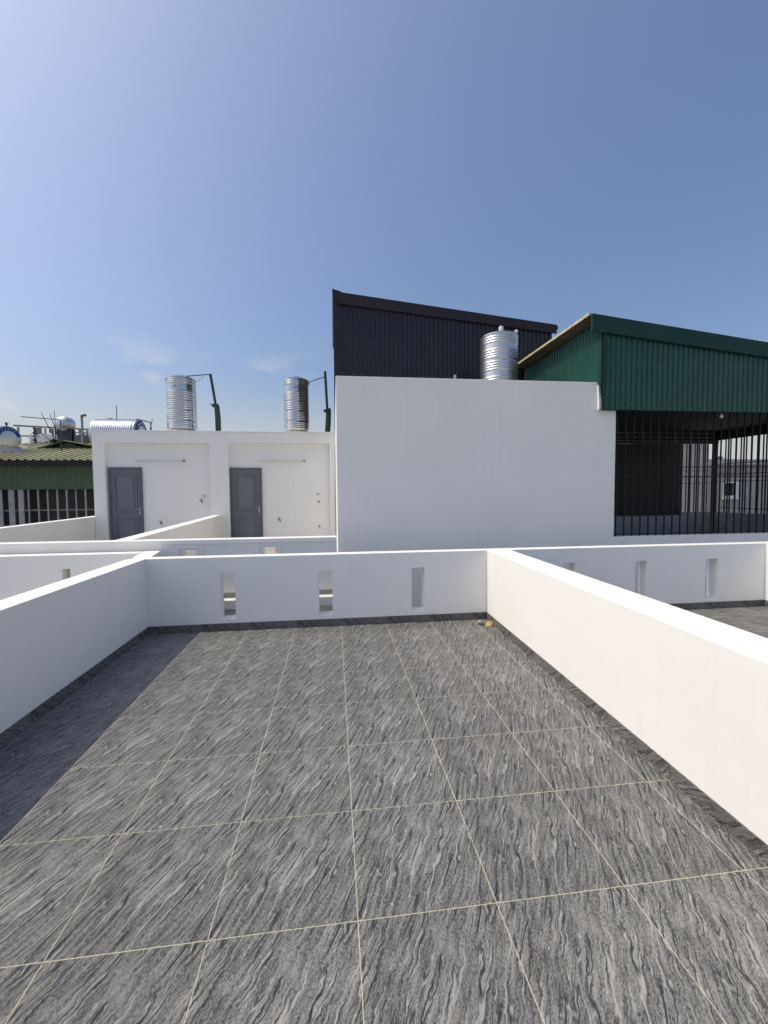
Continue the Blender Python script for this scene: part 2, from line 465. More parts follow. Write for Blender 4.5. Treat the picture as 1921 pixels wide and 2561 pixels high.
# ------------------------------------------------------------------ parapet walls of our terrace row
slots = [(-1.545, -1.362), (-0.292, -0.112), (0.960, 1.136), (3.15, 3.325), (4.262, 4.45), (5.40, 5.60)]
wb = thing('parapet_wall', 'long white parapet wall with narrow upright slots across the far edge of the tiled terrace', 'wall', (2, YB, 0))
O('wall', MB().holed(XL-.2, 6.64, YB, YB+.17, -.3, HW, [(a, b, .15, .745) for a, b in slots]), WHITE, wb, bevel=.005)
def skirting(parent, a0, a1, face, out, axis='x', step=.6, start=0.0):
    """dark skirting tiles along a wall foot, a thin joint between each"""
    a = start
    while a > a0: a -= step
    while a < a1:
        p, q = max(a, a0)+.001, min(a+step, a1)-.001
        if q-p > .01:
            h = SK+random.uniform(-.002, .002)
            if axis == 'x': mb = MB().box(p, q, min(face, face+out), max(face, face+out), .0005, h); loc = (p, face, 0)
            else:
                f0, f1 = (face, face) if not callable(face) else (face(p), face(q))
                lo = [(f0, p, .0005), (f0+out, p, .0005), (f1+out, q, .0005), (f1, q, .0005)]
                mb = MB().hexa(lo, [(x, y, h) for x, y, _ in lo]); loc = (f0, p, 0)
            O('skirting_tile', mb, SKIRT, parent, loc=loc, bevel=.0015)
        a += step
skirting(wb, XL, 2.02, YB-.0005, -.010, 'x', .6, 0.0)
skirting(wb, 2.36, 6.40, YB-.0005, -.010, 'x', .6, 2.42)
O('joint_filler', MB().box(XL, 2.02, YB-.006, YB-.0006, .001, SK-.006).box(2.36, 6.4, YB-.006, YB-.0006, .001, SK-.006), GROUT, wb)

wl_ = thing('parapet_wall', 'low white dividing wall in shade whose shadow falls on the dark tiles', 'wall', (XL, 0, 0))
lw = MB().hexa([(XL-.23,-4.2,-.3),(XL,-4.2,-.3),(XL,YB-.001,-.3),(XL-.23,YB-.001,-.3)], [(XL-.23,-4.2,HW+.001),(XL,-4.2,HW+.001),(XL,YB-.001,HW+.001),(XL-.23,YB-.001,HW+.001)])
O('wall', lw, WHITE, wl_, bevel=.005)
ex = [(XL-.232, YB+.0015), (XL-.202, YB+.0015), (-2.60, 4.60), (-2.83, 4.60)]
ex = [(-2.67, YB+.172), (XL-.001, YB+.172), (-2.555, 4.62), (-2.78, 4.62)]
O('wall_end', MB().hexa([(x, y, -.3) for x, y in ex], [(x, y, HW+.002) for x, y in ex]), WHITE, wl_, bevel=.005)
skirting(wl_, -4.2, YB-.012, XL+.0005, .010, 'y', .6, 0.0)
O('joint_filler', MB().box(XL+.0006, XL+.006, -4.2, YB-.012, .001, SK-.006), GROUT, wl_)

wr = thing('parapet_wall', 'low white dividing wall glaring in full sun beside the dark tiles', 'wall', (2.1, 0, 0))
xo = lambda y: xr(y)+.335
q = [(xr(-4.2),-4.2), (xo(-4.2),-4.2), (xo(YB),YB-.001), (xr(YB),YB-.001)]
O('wall', MB().hexa([(x,y,-.3) for x,y in q], [(x,y,HW-.001) for x,y in q]), WHITE, wr, bevel=.005)
skirting(wr, -4.2, YB-.012, lambda y: xr(y)-.0005, -.010, 'y', .6, 0.0)
wr2 = thing('parapet_wall', 'sunlit white wall closing the far side of the neighbouring tiled terrace', 'wall', (6.5, 0, 0))
O('wall', MB().box(6.40, 6.64, -4.2, YB-.001, -.3, HW+.001), WHITE, wr2, bevel=.005)
skirting(wr2, -1.8, YB-.012, 6.3995, -.010, 'y', .6, 0.1)

wn_ = thing('parapet_wall', 'white parapet wall with one small slot behind the shaded dividing wall', 'wall', (-6, 4.45, 0))
O('wall', MB().holed(-9, -2.79, 4.45, 4.63, -.3, HW-.002, [(-3.77, -3.665, .16, .765)]), WHITE, wn_, bevel=.005)
tag(O('side_house_roof', MB().box(-9, -2.68, -8, 4.62, -9, -.31), CEMENT), 'grey flat roof of the house beyond the shaded dividing wall', 'house')

# ------------------------------------------------------------------ the white house with two grey doors
FZ = .30; YF = 10.1; YR = 10.22; XE = -0.045; XS = -6.33
hs = thing('white_house', 'long white one storey roof house with two grey doors', 'house', (-3.2, YF, -9))
O('facade', MB().holed(XS, XE, YF, YR, FZ, 3.43, [(-6.03, -3.40, FZ-.1, 3.125), (-2.905, -0.185, FZ-.1, 3.14)]), WHITE2, hs, bevel=.006)
O('wall', MB().box(XS, XE, YR+.001, 14.5, FZ-.001, 3.425), WHITE2, hs)
O('house_body', MB().box(XS, XE, 4.80, 14.5, -9, FZ-.002), WHITE2, hs)
O('roof_edge', MB().box(XS-.02, XE, YF-.015, YF+.25, 3.431, 3.455), WHITE2, hs, bevel=.004)
def door(x0, x1, z1, handle_right):
    y = YR
    fr = O('door', MB().box(x0+.045, x1-.045, y-.028, y-.001, FZ, z1-.045), DOOR, hs, bevel=.002)
    f = MB().box(x0, x0+.05, y-.05, y-.0005, FZ, z1).box(x1-.05, x1, y-.05, y-.0005, FZ, z1).box(x0+.05, x1-.05, y-.05, y-.0005, z1-.05, z1)
    O('frame', f, DOORFR, fr, bevel=.003)
    w0, w1 = x0+.13, x1-.13
    zs = [(FZ+.15, FZ+.86), (FZ+1.0, z1-.16)]
    for a, b in zs:
        t = .03
        mo = MB().box(w0, w1, y-.052, y-.0285, a, a+t).box(w0, w1, y-.052, y-.0285, b-t, b).box(w0, w0+t, y-.052, y-.0285, a+t, b-t).box(w1-t, w1, y-.052, y-.0285, a+t, b-t)
        pn = O('door_panel', mo.box(w0+.09, w1-.09, y-.044, y-.0285, a+.09, b-.09), DOOR, fr, bevel=.003)
    hx = x1-.085 if handle_right else x0+.085
    O('handle', MB().box(hx-.018, hx+.018, y-.034, y-.0285, FZ+.93, FZ+1.12).tube([(hx, y-.03, FZ+1.06), (hx, y-.075, FZ+1.06), (hx-.1 if handle_right else hx+.1, y-.075, FZ+1.06)], .009, 8), STEELD, fr)
door(-6.00, -5.165, 2.485, True)
door(-2.895, -2.05, 2.47, True)
for x0, x1, z in ((-5.38, -4.05, 2.665), (-2.15, -0.86, 2.665)):
    lp = O('wall_lamp', MB().box(x0, x1, YR-.028, YR-.001, z-.022, z+.022), PLASTIC, hs, bevel=.004)
    O('tube', MB().tube([(x0+.05, YR-.05, z-.006), (x1-.05, YR-.05, z-.006)], .015, 10), TUBE, lp, smooth=40)
    O('end_cap', MB().box(x0+.005, x0+.05, YR-.068, YR-.029, z-.024, z+.014), PLASTIC, lp)
    O('end_cap', MB().box(x1-.05, x1-.005, YR-.068, YR-.029, z-.024, z+.014), BLACK, lp)
def tap(x, z):
    y = YR
    t = O('tap', MB().tube([(x, y-.001, z), (x, y-.07, z), (x+.03, y-.10, z-.005), (x+.035, y-.105, z-.06)], .014, 8), BLACK, hs, smooth=50)
    O('tap_lever', MB().tube([(x, y-.05, z), (x, y-.05, z+.035)], .008, 6).box(x-.05, x+.015, y-.06, y-.04, z+.033, z+.043), BLACK, t)
tap(-3.66, 1.58); tap(-1.60, 1.04); tap(-4.72, 1.0)
for x, z in ((-3.58, 1.705), (-0.52, 1.74)):
    sk = O('socket', MB().box(x-.06, x+.06, YR-.012, YR-.001, z-.036, z+.036), PLASTIC, hs, bevel=.003)
    O('socket_face', MB().box(x-.042, x+.042, YR-.016, YR-.0125, z-.022, z+.022), PALEPIPE, sk)
for x, z in ((-0.50, 1.52), (-0.49, .82)):
    O('pipe_stub', MB().tube([(x, YR-.001, z), (x, YR-.05, z)], .022, 10), BLACK, hs)
# thin cracks in the render above the doors stay in the paint; a drip joint line under the roof edge
O('terrace_slab', MB().box(XS-.02, XE, 4.66, YF, FZ-.10, FZ-.0005), CEMENT, hs)

pf = thing('parapet_wall', 'white parapet with moulded coping and framed vents in front of the grey doored house', 'wall', (-3, 4.66, 0))
vents = [(-2.26, -2.09, .45, .955), (-1.12, -0.955, .45, .975)]
O('wall', MB().holed(-9, XE, 4.675, 4.83, FZ-.1, 1.04, vents), WHITE2, pf, bevel=.003)
O('coping', MB().box(-9, XE, 4.655, 4.85, 1.041, 1.105), WHITE2, pf, bevel=.006)
for a, b, c, d in vents:
    t = .05; y0, y1 = 4.66, 4.6745
    O('vent_frame', MB().holed(a-.09, b+.09, y0, y1, c-.09, d+.045, [(a-.09+t*.5, b+.09-t*.5, c-.09+t*.5, d+.045-t*.4)]), WHITE2, pf, bevel=.003)
O('ledge', MB().box(-9, XE, 4.50, 4.674, .10, .235).box(-9, XE, 4.56, 4.674, .0, .0995).box(-9, XE, 4.60, 4.674, -.12, -.0005), WHITE2, pf, bevel=.006)
O('lower_wall', MB().box(-9, XE, 4.675, 4.79, -9, FZ-.101), WHITE2, pf)

pm = thing('parapet_wall', 'low white wall parting the two terraces between the grey doors', 'wall', (-3.2, 7, 0))
O('wall', MB().hexa([(-3.30,4.851,FZ),(-3.05,4.851,FZ),(-3.10,YF-.001,FZ),(-3.30,YF-.001,FZ)], [(-3.30,4.851,1.10),(-3.05,4.851,1.10),(-3.10,YF-.001,1.195),(-3.30,YF-.001,1.195)]), WHITE2, pm, bevel=.006)
pe = thing('parapet_wall', 'low white end wall between the first grey door and the green shed', 'wall', (-6.4, 7, 0))
O('wall', MB().hexa([(-6.55,4.851,FZ),(-6.34,4.851,FZ),(-6.34,YF+2,FZ),(-6.55,YF+2,FZ)], [(-6.55,4.851,1.12),(-6.34,4.851,1.12),(-6.34,YF+2,1.215),(-6.55,YF+2,1.215)]), WHITE2, pe, bevel=.006)

# ------------------------------------------------------------------ water tanks
def tank(x, y, z, r, h, label, stand=.1, mt=STEEL, turn=0.0, bands=None, group='upright steel water tanks', label_print=True, cap=PLASTIC):
    t = thing('water_tank', label, 'water tank', (x, y, z), group)
    zb = stand
    prof = [(r*.25, zb), (r*.93, zb+.01), (r*.985, zb+.03)]
    top = stand+h
    rib = .0065
    bz = bands
    zc = zb+.05
    for (c0, n, sp) in bz:
        prof.append((r, c0*h+zb-sp*.7))
        for k in range(n):
            cz = c0*h+zb+k*sp
            prof += [(r, cz-sp*.32), (r+rib*.7, cz-sp*.16), (r+rib, cz), (r+rib*.7, cz+sp*.16), (r, cz+sp*.32)]
        prof.append((r, c0*h+zb+(n-1)*sp+sp*.7))
    prof += [(r, top-.035), (r+.012, top-.03), (r+.012, top-.012), (r*.97, top-.004), (r*.80, top+.030), (r*.55, top+.058), (r*.30, top+.072)]
    b = O('tank_body', MB().lathe((x, y, z), prof, 64), mt, t, smooth=35)
    O('lid', MB().lathe((x, y, z+top), [(r*.34, .055), (r*.34, .088), (r*.28, .096), (r*.05, .100)], 40), mt, t, smooth=35)
    ang = [PI/4+PI/2*k+turn for k in range(4)]
    ring = MB()
    pts = [(x+r*.97*math.cos(2*PI*k/32), y+r*.97*math.sin(2*PI*k/32), z+stand-.012) for k in range(33)]
    ring.tube(pts, .014, 6, cap=False)
    O('stand_ring', ring, STEELD, t, smooth=40)
    for a in [turn+2*PI*k/6 for k in range(6)]:
        cx, cy = x+r*.98*math.cos(a), y+r*.98*math.sin(a)
        dx, dy = .06*math.cos(a), .06*math.sin(a)
        O('leg', MB().tube([(cx-dx*.6, cy-dy*.6, z+stand+.005), (cx+dx*.3, cy+dy*.3, z+stand*.5), (cx+dx*1.2, cy+dy*1.2, z)], [.012, .014, .02], 8), STEELD, t, smooth=40)
    if label_print:
        a0 = -PI/2-.12+turn
        for (da, zz, hh, w) in ((0.0, .80, .018, .14), (0.05, .822, .012, .07)):
            v = []; f = []
            for k in range(7):
                a = a0+da-w+2*w*k/6
                for s in (0, 1): v.append((x+(r+.0030)*math.cos(a), y+(r+.0030)*math.sin(a), z+stand+zz*h+s*hh*(1 if k % 2 else .7)))
            for k in range(6): f.append((2*k, 2*k+2, 2*k+3, 2*k+1))
            v2 = [(p[0], p[1]-.002, p[2]) for p in v]
            O('printed_mark', MB().add(v2, f), BLUE, t, recalc=False)
    return t, z+top
B3 = [(.05, 4, .052), (.22, 5, .048), (.41, 5, .048), (.59, 5, .048), (.89, 3, .045)]
tank(-4.335, 10.9, 3.455, .385, 1.46, 'tall shiny steel water tank with a dark pipe bent over its lid', bands=B3)
tank(-1.128, 10.9, 3.455, .355, 1.50, 'slimmer shiny steel water tank with a straight leaning pipe behind it', bands=B3, turn=.15)
def pipe_set(label, sleeve, upper, spout, extra=None):
    t = thing('water_pipe', label, 'pipe', sleeve[0], 'pipes feeding the roof tanks')
    O('sleeve', MB().tube(sleeve, [.078, .080, .074, .060], 12), FOAMG, t, smooth=50)
    O('riser', MB().tube(upper, [.036, .038, .038], 10), DARKPIPE, t, smooth=50)
    O('valve', MB().lathe((upper[0][0]-.05, upper[0][1]-.02, upper[0][2]-.02), [(.02, -.05), (.05, -.03), (.05, .03), (.02, .05)], 12).tube([(upper[0][0]-.05, upper[0][1]-.03, upper[0][2]), (upper[0][0]-.12, upper[0][1]-.06, upper[0][2])], .016, 8), DARKPIPE, t, smooth=50)
    O('branch', MB().tube(spout, .014, 8), DARKPIPE, t, smooth=60)
    O('elbow', MB().lathe((upper[-1][0], upper[-1][1], upper[-1][2]-.02), [(.025, -.05), (.040, -.03), (.040, .03), (.025, .05)], 12), DARKPIPE, t, smooth=50)
    if extra: O('stay_wire', MB().tube(extra, .005, 5), DARKPIPE, t)
pipe_set('dark pipe bent over the lid of the taller tank, sleeved below',
         [(-3.355, 10.9, 3.455), (-3.355, 10.9, 3.9), (-3.375, 10.9, 4.25), (-3.39, 10.9, 4.33)], [(-3.41, 10.9, 4.31), (-3.47, 10.9, 4.75), (-3.53, 10.9, 5.16)],
         [(-3.53, 10.9, 5.175), (-4.1, 10.82, 5.09), (-4.70, 10.78, 5.02), (-4.71, 10.78, 4.95)], [(-3.70, 10.9, 5.13), (-3.92, 10.9, 4.95)])
pipe_set('dark upright pipe beside the slimmer tank, close to the tall white wall',
         [(-.245, 10.9, 3.455), (-.215, 10.9, 3.85), (-.20, 10.9, 4.15), (-.19, 10.9, 4.26)], [(-.235, 10.9, 4.2), (-.26, 10.9, 4.75), (-.285, 10.9, 5.32)],
         [(-.27, 10.9, 5.19), (-.52, 10.9, 5.11), (-.75, 10.9, 5.02), (-.76, 10.9, 4.93)])

def lying_tank(cx, cy, cz, r, x0, x1, label, axis='x', blue_end=1):
    t = thing('water_tank', label, 'water tank', (cx, cy, cz-r), 'lying steel water tanks')
    L_ = x1-x0
    prof = [(r*.1, -.06), (r*.6, -.045), (r*.9, -.015), (r, .03)]
    n = int(L_/.06)
    for k in range(n):
        h = .06+(L_-.12)*k/n; sp = (L_-.12)/n
        prof += [(r, h), (r+.008, h+sp*.25), (r+.008, h+sp*.5), (r, h+sp*.75)]
    prof += [(r, L_-.03), (r*1.02, L_-.02), (r*1.02, L_-.005)]
    o = (x0, cy, cz) if axis == 'x' else (cx, x0, cz)
    O('tank_body', MB().lathe(o, prof, 48, axis), STEEL, t, smooth=35)
    ecap = [(r*1.0, L_-.004), (r*.93, L_+.02), (r*.62, L_+.05), (r*.1, L_+.06)]
    ec = O('end_cap', MB().lathe(o, ecap, 48, axis), STEELR, t, smooth=35)
    v = []; f = []
    for k in range(17):                                      # blue printed half ring on the end
        a = R(10)+R(160)*k/16
        for rr, hh in ((r*.93, L_+.024), (r*.62, L_+.054)):
            y_, z_ = rr*math.cos(a), rr*math.sin(a)
            v.append((o[0]+hh, o[1]+y_, o[2]+z_) if axis == 'x' else (o[0]+y_, o[1]+hh, o[2]+z_))
    for k in range(16): f.append((2*k, 2*k+2, 2*k+3, 2*k+1))
    O('blue_band', MB().add(v, f), BLUE, ec, recalc=False)
    for k in range(5):
        mk = MB()
        a = R(55)+R(70)*k/4
        for rr in (r*.73, r*.80):
            y_, z_ = rr*math.cos(a), rr*math.sin(a); hh = L_+.045
            p = (o[0]+hh, o[1]+y_, o[2]+z_) if axis == 'x' else (o[0]+y_, o[1]+hh, o[2]+z_)
            if rr > r*.75: mk.tube([p, q_], .012, 5)
            q_ = p
        O('printed_mark', mk, PLASTIC, ec)
    for s in (.2, .8):
        p = x0+L_*s
        if axis == 'x': O('cradle', MB().box(p-.03, p+.03, cy-r*.8, cy+r*.8, cz-r-.12, cz-r*.7), STEELD, t)
        else: O('cradle', MB().box(cx-r*.8, cx+r*.8, p-.03, p+.03, cz-r-.12, cz-r*.7), STEELD, t)
    p = x0+L_*.3
    O('lid', MB().lathe((p, cy, cz+r-.01) if axis == 'x' else (cx, p, cz+r-.01), [(.10, 0), (.10, .035), (.06, .05), (.01, .055)], 20), STEELR, t, smooth=40)
    return t
lying_tank(-6.2, 11.4, 3.455+.02, .47, -6.86, -5.68, 'steel water tank lying on its side, half hidden by the white roof edge')
for pts, lab in (([(-6.27, 11.3, 3.455), (-6.27, 11.3, 4.32)], 'thin upright rod standing before the lying steel tank'),
                 ([(-5.38, 11.2, 3.455), (-5.26, 11.2, 3.93)], 'short leaning rod on the white roof edge between two tanks')):
    tag(O('metal_rod', MB().tube(pts, .011, 6), DARKPIPE, loc=pts[0]), lab, 'rod', 'rods on the white roof')
wp = thing('water_pipe', 'thin bent pipe running from the lying steel tank to the white roof', 'pipe', (-5.4, 11.4, 3.45), 'pipes feeding the roof tanks')
O('pipe', MB().tube([(-5.78, 11.4, 3.97), (-5.40, 11.4, 3.87), (-5.35, 11.4, 3.45)], .016, 8), DARKPIPE, wp, smooth=50)

# ------------------------------------------------------------------ corrugated sheet helper
def sheets(parent, name, mt, a0, a1, at, zb, zt, pitch, rib=.020, out=-1, axis='x', width=1.0, uneven=.004, label=None):
    """upright ribbed sheets from a0 to a1, each its own part; zb, zt are heights as functions of a"""
    if not callable(zb): zb_ = zb; zb = lambda a: zb_
    a = a0; k = 0
    per = max(1, round(width/pitch))
    while a < a1-.01:
        e = min(a+per*pitch, a1)
        off = at+random.uniform(0, uneven)
        prof = []
        x = a
        while x < e-.001:
            for dx, d in ((0, 0), (.38, 0), (.56, rib), (.80, rib), (.92, 0)):
                p = x+dx*pitch
                if p <= e: prof.append((p, d))
            x += pitch
        prof.append((e, 0))
        th = .0012
        v = []; f = []
        for p, d in prof:
            for (zz, t) in ((zb(p), 0), (zt(p), 0), (zt(p), th), (zb(p), th)):
                y = off+out*d-out*t
                v.append((p, y, zz) if axis == 'x' else (y, p, zz))
        n = len(prof)
        for i in range(n-1):
            b, c = 4*i, 4*i+4
            f += [(b, c, c+1, b+1), (b+1, c+1, c+2, b+2), (b+2, c+2, c+3, b+3), (b+3, c+3, c, b)]
        f += [(0, 1, 2, 3), (4*n-4, 4*n-3, 4*n-2, 4*n-1)]
        y0 = off
        O(name, MB().add(v, f), mt, parent, loc=(a, y0, zb(a)) if axis == 'x' else (y0, a, zb(a)))
        a = e; k += 1

def screws(parent, rows, a0, a1, at, pitch, out=-1, axis='x', skip=.45):
    mb = MB()
    for zf in rows:
        a = a0+pitch*.25
        while a < a1:
            if random.random() > skip:
                z = (zf(a) if callable(zf) else zf)+random.uniform(-.012, .012); s = .007
                y0, y1 = sorted((at+out*.001, at+out*.009))
                mb.box(a-s, a+s, y0, y1, z-s, z+s) if axis == 'x' else mb.box(y0, y1, a-s, a+s, z-s, z+s)
            a += pitch
    O('screw_heads', mb, GALV, parent, kind='stuff')

# ------------------------------------------------------------------ tall white neighbour with the brown shed on its roof
YW = 5.35; XW = -0.02
bw = thing('white_building', 'tall plain white building with a brown metal shed on its roof', 'building', (2.4, YW, -9))
O('wall', MB().holed(XW, 11.6, YW, YW+.20, -9, 3.655, [(4.985, 11.7, .925, 3.7), (4.69, 4.985, 3.205, 3.7)]), WHITE2, bw, bevel=.006)
O('side_wall', MB().box(XW, XW+.2, YW+.201, 14, -9, 3.65), WHITE2, bw)
O('house_body', MB().box(XW+.201, 11.5, YW+.201, 14, -9, .299), WHITE2, bw)
O('roof_slab', MB().box(XW+.201, 4.95, YW+.201, 14, 3.2, 3.38), CEMENT, bw)
O('room_wall', MB().box(4.75, 4.95, YW+.201, 13.9, .3, 3.199), WHITE2, bw)
YS = 8.3
ztop = lambda x: 6.26-.0995*x
sheets(bw, 'cladding_sheet', BROWN, 0.04, 5.36, YS, 3.381, lambda x: ztop(x)-.06, .108, .032, -1)
screws(bw, [4.55, 5.30], .05, 5.3, YS-.001, .108)
O('fascia', MB().hexa([(-.03, YS-.07, ztop(0)-.11), (5.45, YS-.07, ztop(5.45)-.06), (5.45, YS-.03, ztop(5.45)-.06), (-.03, YS-.03, ztop(0)-.11)],
                      [(-.03, YS-.07, ztop(0)+.155), (5.45, YS-.07, ztop(5.45)+.15), (5.45, YS-.03, ztop(5.45)+.15), (-.03, YS-.03, ztop(0)+.155)]), BROWNTRIM, bw, bevel=.004)
O('corner_flashing', MB().box(-.03, .11, YS-.045, YS-.027, 3.382, ztop(0)-.112).box(-.03, -.015, YS-.026, YS+.12, 3.382, ztop(0)-.112), BROWNTRIM, bw, bevel=.002)
O('ridge_cap', MB().hexa([(-.05, YS-.075, ztop(0)+.156), (.16, YS-.075, ztop(0.16)+.150), (.16, 12.1, ztop(0.16)+.150), (-.05, 12.1, ztop(0)+.156)],
                         [(-.05, YS-.075, ztop(0)+.205), (.16, YS-.075, ztop(0.16)+.162), (.16, 12.1, ztop(0.16)+.162), (-.05, 12.1, ztop(0)+.205)]), BROWNTRIM, bw)
O('roof', MB().hexa([(-.01, YS-.028, ztop(0)+.06), (5.5, YS-.028, ztop(5.5)+.06), (5.5, 12.1, ztop(5.5)+.06), (-.01, 12.1, ztop(0)+.06)],
                    [(-.01, YS-.028, ztop(0)+.14), (5.5, YS-.028, ztop(5.5)+.14), (5.5, 12.1, ztop(5.5)+.14), (-.01, 12.1, ztop(0)+.14)]), BROWNTRIM, bw)
sheets(bw, 'side_sheet', BROWN, YS+.125, 12.0, -.005, 3.381, lambda y: 6.24, .108, .02, -1, 'y', 1.2)
sheets(bw, 'side_sheet', BROWN, YS+.02, 12.0, 5.36, 3.381, lambda y: ztop(5.36)+.05, .108, .02, 1, 'y', 1.2)
O('rear_wall', MB().box(.0, 5.36, 12.01, 12.1, 3.381, 5.6), BROWNTRIM, bw)

t3, ttop = tank(3.42, 6.9, 3.38, .375, 1.54, 'matt steel water tank before the brown shed, with a white cap on its lid', stand=.08, mt=STEELR,
                bands=[(.10, 4, .05), (.32, 4, .05), (.52, 4, .05), (.68, 4, .05), (.88, 4, .05)], label_print=False)
O('vent_cap', MB().lathe((3.42, 6.80, ttop+.05), [(.014, 0), (.014, .05), (.045, .052), (.047, .06), (.045, .135), (.03, .143)], 20), PLASTIC, t3, smooth=40)
vp = thing('vent_pipe', 'thin pale pipe with a white cap behind the matt steel tank', 'pipe', (3.98, 7.3, 3.38))
O('pipe', MB().tube([(3.98, 7.3, 3.38), (3.98, 7.3, 5.27)], .013, 8), PALEPIPE, vp, smooth=40)
O('cap', MB().lathe((3.98, 7.3, 5.27), [(.02, -.01), (.036, .01), (.036, .05), (.015, .065)], 14), PLASTIC, vp, smooth=40)
sp = thing('vent_pipe', 'short pale pipe stub rising above the tall white wall', 'pipe', (2.25, 6.2, 3.38))
O('pipe', MB().tube([(2.26, 6.2, 3.38), (2.26, 6.2, 3.99)], .018, 8), PALEPIPE, sp, smooth=40)
O('collar', MB().tube([(2.26, 6.2, 3.95), (2.26, 6.2, 4.0)], .024, 8), PALEPIPE, sp, smooth=40)

# ------------------------------------------------------------------ green metal shelter over the barred terrace
YG = 5.27; XG = 4.63; XGE = 11.15; YGB = 9.35
gtop = lambda x: 4.80-.108*(x-4.41)
gs = thing('roof_shelter', 'green corrugated metal shelter over the barred roof terrace', 'shelter', (8, 7, .3))
sheets(gs, 'front_sheet', GREEN, XG+.035, XGE, YG, 3.20, lambda x: gtop(x)-.02, .1015, .029, -1)
screws(gs, [3.32, lambda x: 3.95+.03*(x-XG)], XG+.05, XGE, YG-.001, .1015)
O('fascia', MB().hexa([(4.40, YG-.075, gtop(4.4)-.26), (XGE+.2, YG-.075, gtop(XGE+.2)-.22), (XGE+.2, YG-.03, gtop(XGE+.2)-.22), (4.40, YG-.03, gtop(4.4)-.26)],
                      [(4.40, YG-.075, gtop(4.4)+.03), (XGE+.2, YG-.075, gtop(XGE+.2)+.03), (XGE+.2, YG-.03, gtop(XGE+.2)+.03), (4.40, YG-.03, gtop(4.4)+.03)]), GREENTRIM, gs, bevel=.003)
O('corner_flashing', MB().box(XG+.005, XG+.07, YG-.038, YG-.0305, 3.20, gtop(XG)-.24).box(XG-.012, XG-.007, YG-.022, YG+.06, 3.656, gtop(XG)-.03), GREENTRIM, gs)
sheets(gs, 'side_sheet', GREEN, YG+.03, 8.2, XG, 3.40, lambda y: gtop(XG)-.01, .1015, .022, -1, 'y')
# roof sheets: ribs run down the slope (along X), ends seen ragged along the ridge side
def slope_sheets(parent, name, mt, x0, x1, y0, y1, zf, pitch, rib, width=1.0, along='x'):
    a = y0; per = max(1, round(width/pitch))
    while a < y1-.01:
        e = min(a+per*pitch, y1); prof = []; x = a
        while x < e-.001:
            for dx, d in ((0, 0), (.45, 0), (.58, rib), (.82, rib), (.95, 0)):
                if x+dx*pitch <= e: prof.append((x+dx*pitch, d))
            x += pitch
        prof.append((e, 0)); v = []; f = []
        jx = random.uniform(-.012, .012)
        for p, d in prof:
            for xx, t in ((x0+jx, 0), (x1, 0), (x1, .002), (x0+jx, .002)):
                if along == 'x': v.append((xx, p, zf(xx)+d+t))
                else: v.append((p, xx, zf(xx)+d+t))
        n = len(prof)
        for i in range(n-1):
            b, c = 4*i, 4*i+4
            f += [(b, c, c+1, b+1), (b+1, c+1, c+2, b+2), (b+2, c+2, c+3, b+3), (b+3, c+3, c, b)]
        f += [(0, 1, 2, 3), (4*n-4, 4*n-3, 4*n-2, 4*n-1)]
        O(name, MB().add(v, f), mt, parent, loc=(x0, a, zf(x0)) if along == 'x' else (a, x0, zf(x0)))
        a = e
slope_sheets(gs, 'roof_sheet', ROOFDARK, 4.38, XGE+.25, YG-.028, 9.5, lambda x: gtop(x)+.012, .1015, .024)
for y in (YG+.4, 6.6, 8.0, 9.2):
    O('purlin', MB().hexa([(4.66, y, gtop(4.66)-.075), (XGE+.1, y, gtop(XGE+.1)-.075), (XGE+.1, y+.05, gtop(XGE+.1)-.075), (4.66, y+.05, gtop(4.66)-.075)],
                          [(4.66, y, gtop(4.66)-.001), (XGE+.1, y, gtop(XGE+.1)-.001), (XGE+.1, y+.05, gtop(XGE+.1)-.001), (4.66, y+.05, gtop(4.66)-.001)]), BAR, gs)
O('sunlit_edge_strip', MB().box(4.362, 4.374, YG-.028, 9.4, gtop(4.37)+.012, gtop(4.37)+.055).box(4.3745, 4.42, YG-.028, 9.4, gtop(4.37)+.040, gtop(4.37)+.055), mat('sunlit_edge_tone', (0.62, 0.54, 0.33), .6, vary=.4, scale=6), gs)  # added strip: its cream colour paints in sunlight on the roof sheet ends
# back and right cladding bands, posts, brown partition, low walls
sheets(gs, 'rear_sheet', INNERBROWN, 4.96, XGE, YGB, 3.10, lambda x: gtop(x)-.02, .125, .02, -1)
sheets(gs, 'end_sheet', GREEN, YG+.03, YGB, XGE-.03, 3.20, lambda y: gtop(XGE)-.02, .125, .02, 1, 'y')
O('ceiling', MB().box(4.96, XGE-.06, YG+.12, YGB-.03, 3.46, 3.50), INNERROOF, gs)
px = 4.96
k = 0
while px < 9.88:
    e = min(px+.62, 9.9)
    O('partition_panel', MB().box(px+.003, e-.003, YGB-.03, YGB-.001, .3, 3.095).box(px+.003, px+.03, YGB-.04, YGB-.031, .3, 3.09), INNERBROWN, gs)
    px = e
O('low_wall', MB().box(9.9, 10.95, YGB-.1, YGB+.05, .3, 1.12).box(XGE-.2, XGE-.05, YG+.2, YGB-.101, .3, 1.12), DGREY, gs)
O('step', MB().box(4.97, 9.89, YGB-.4, YGB-.05, .3, 1.05), DGREY, gs)
for x, y in ((10.97, YGB-.06), (XGE-.12, YG+.12), (XG+.45, YGB-.06)):
    O('post', MB().box(x-.05, x+.05, y-.05, y+.05, .3, 3.45), BAR, gs)
tag(O('roof_terrace_floor', MB().box(4.96, 11.5, YW+.202, 9.6, .28, .31), CEMENT), kind='structure')
for z in (3.16, 3.26, 3.38):
    O('lattice_rail', MB().box(4.97, 10.9, YGB-.075, YGB-.055, z, z+.025), FARIRON, gs)
for k in range(12):
    O('lattice_post', MB().box(5.2+k*.5, 5.225+k*.5, YGB-.054, YGB-.04, 3.10, 3.45), FARIRON, gs)
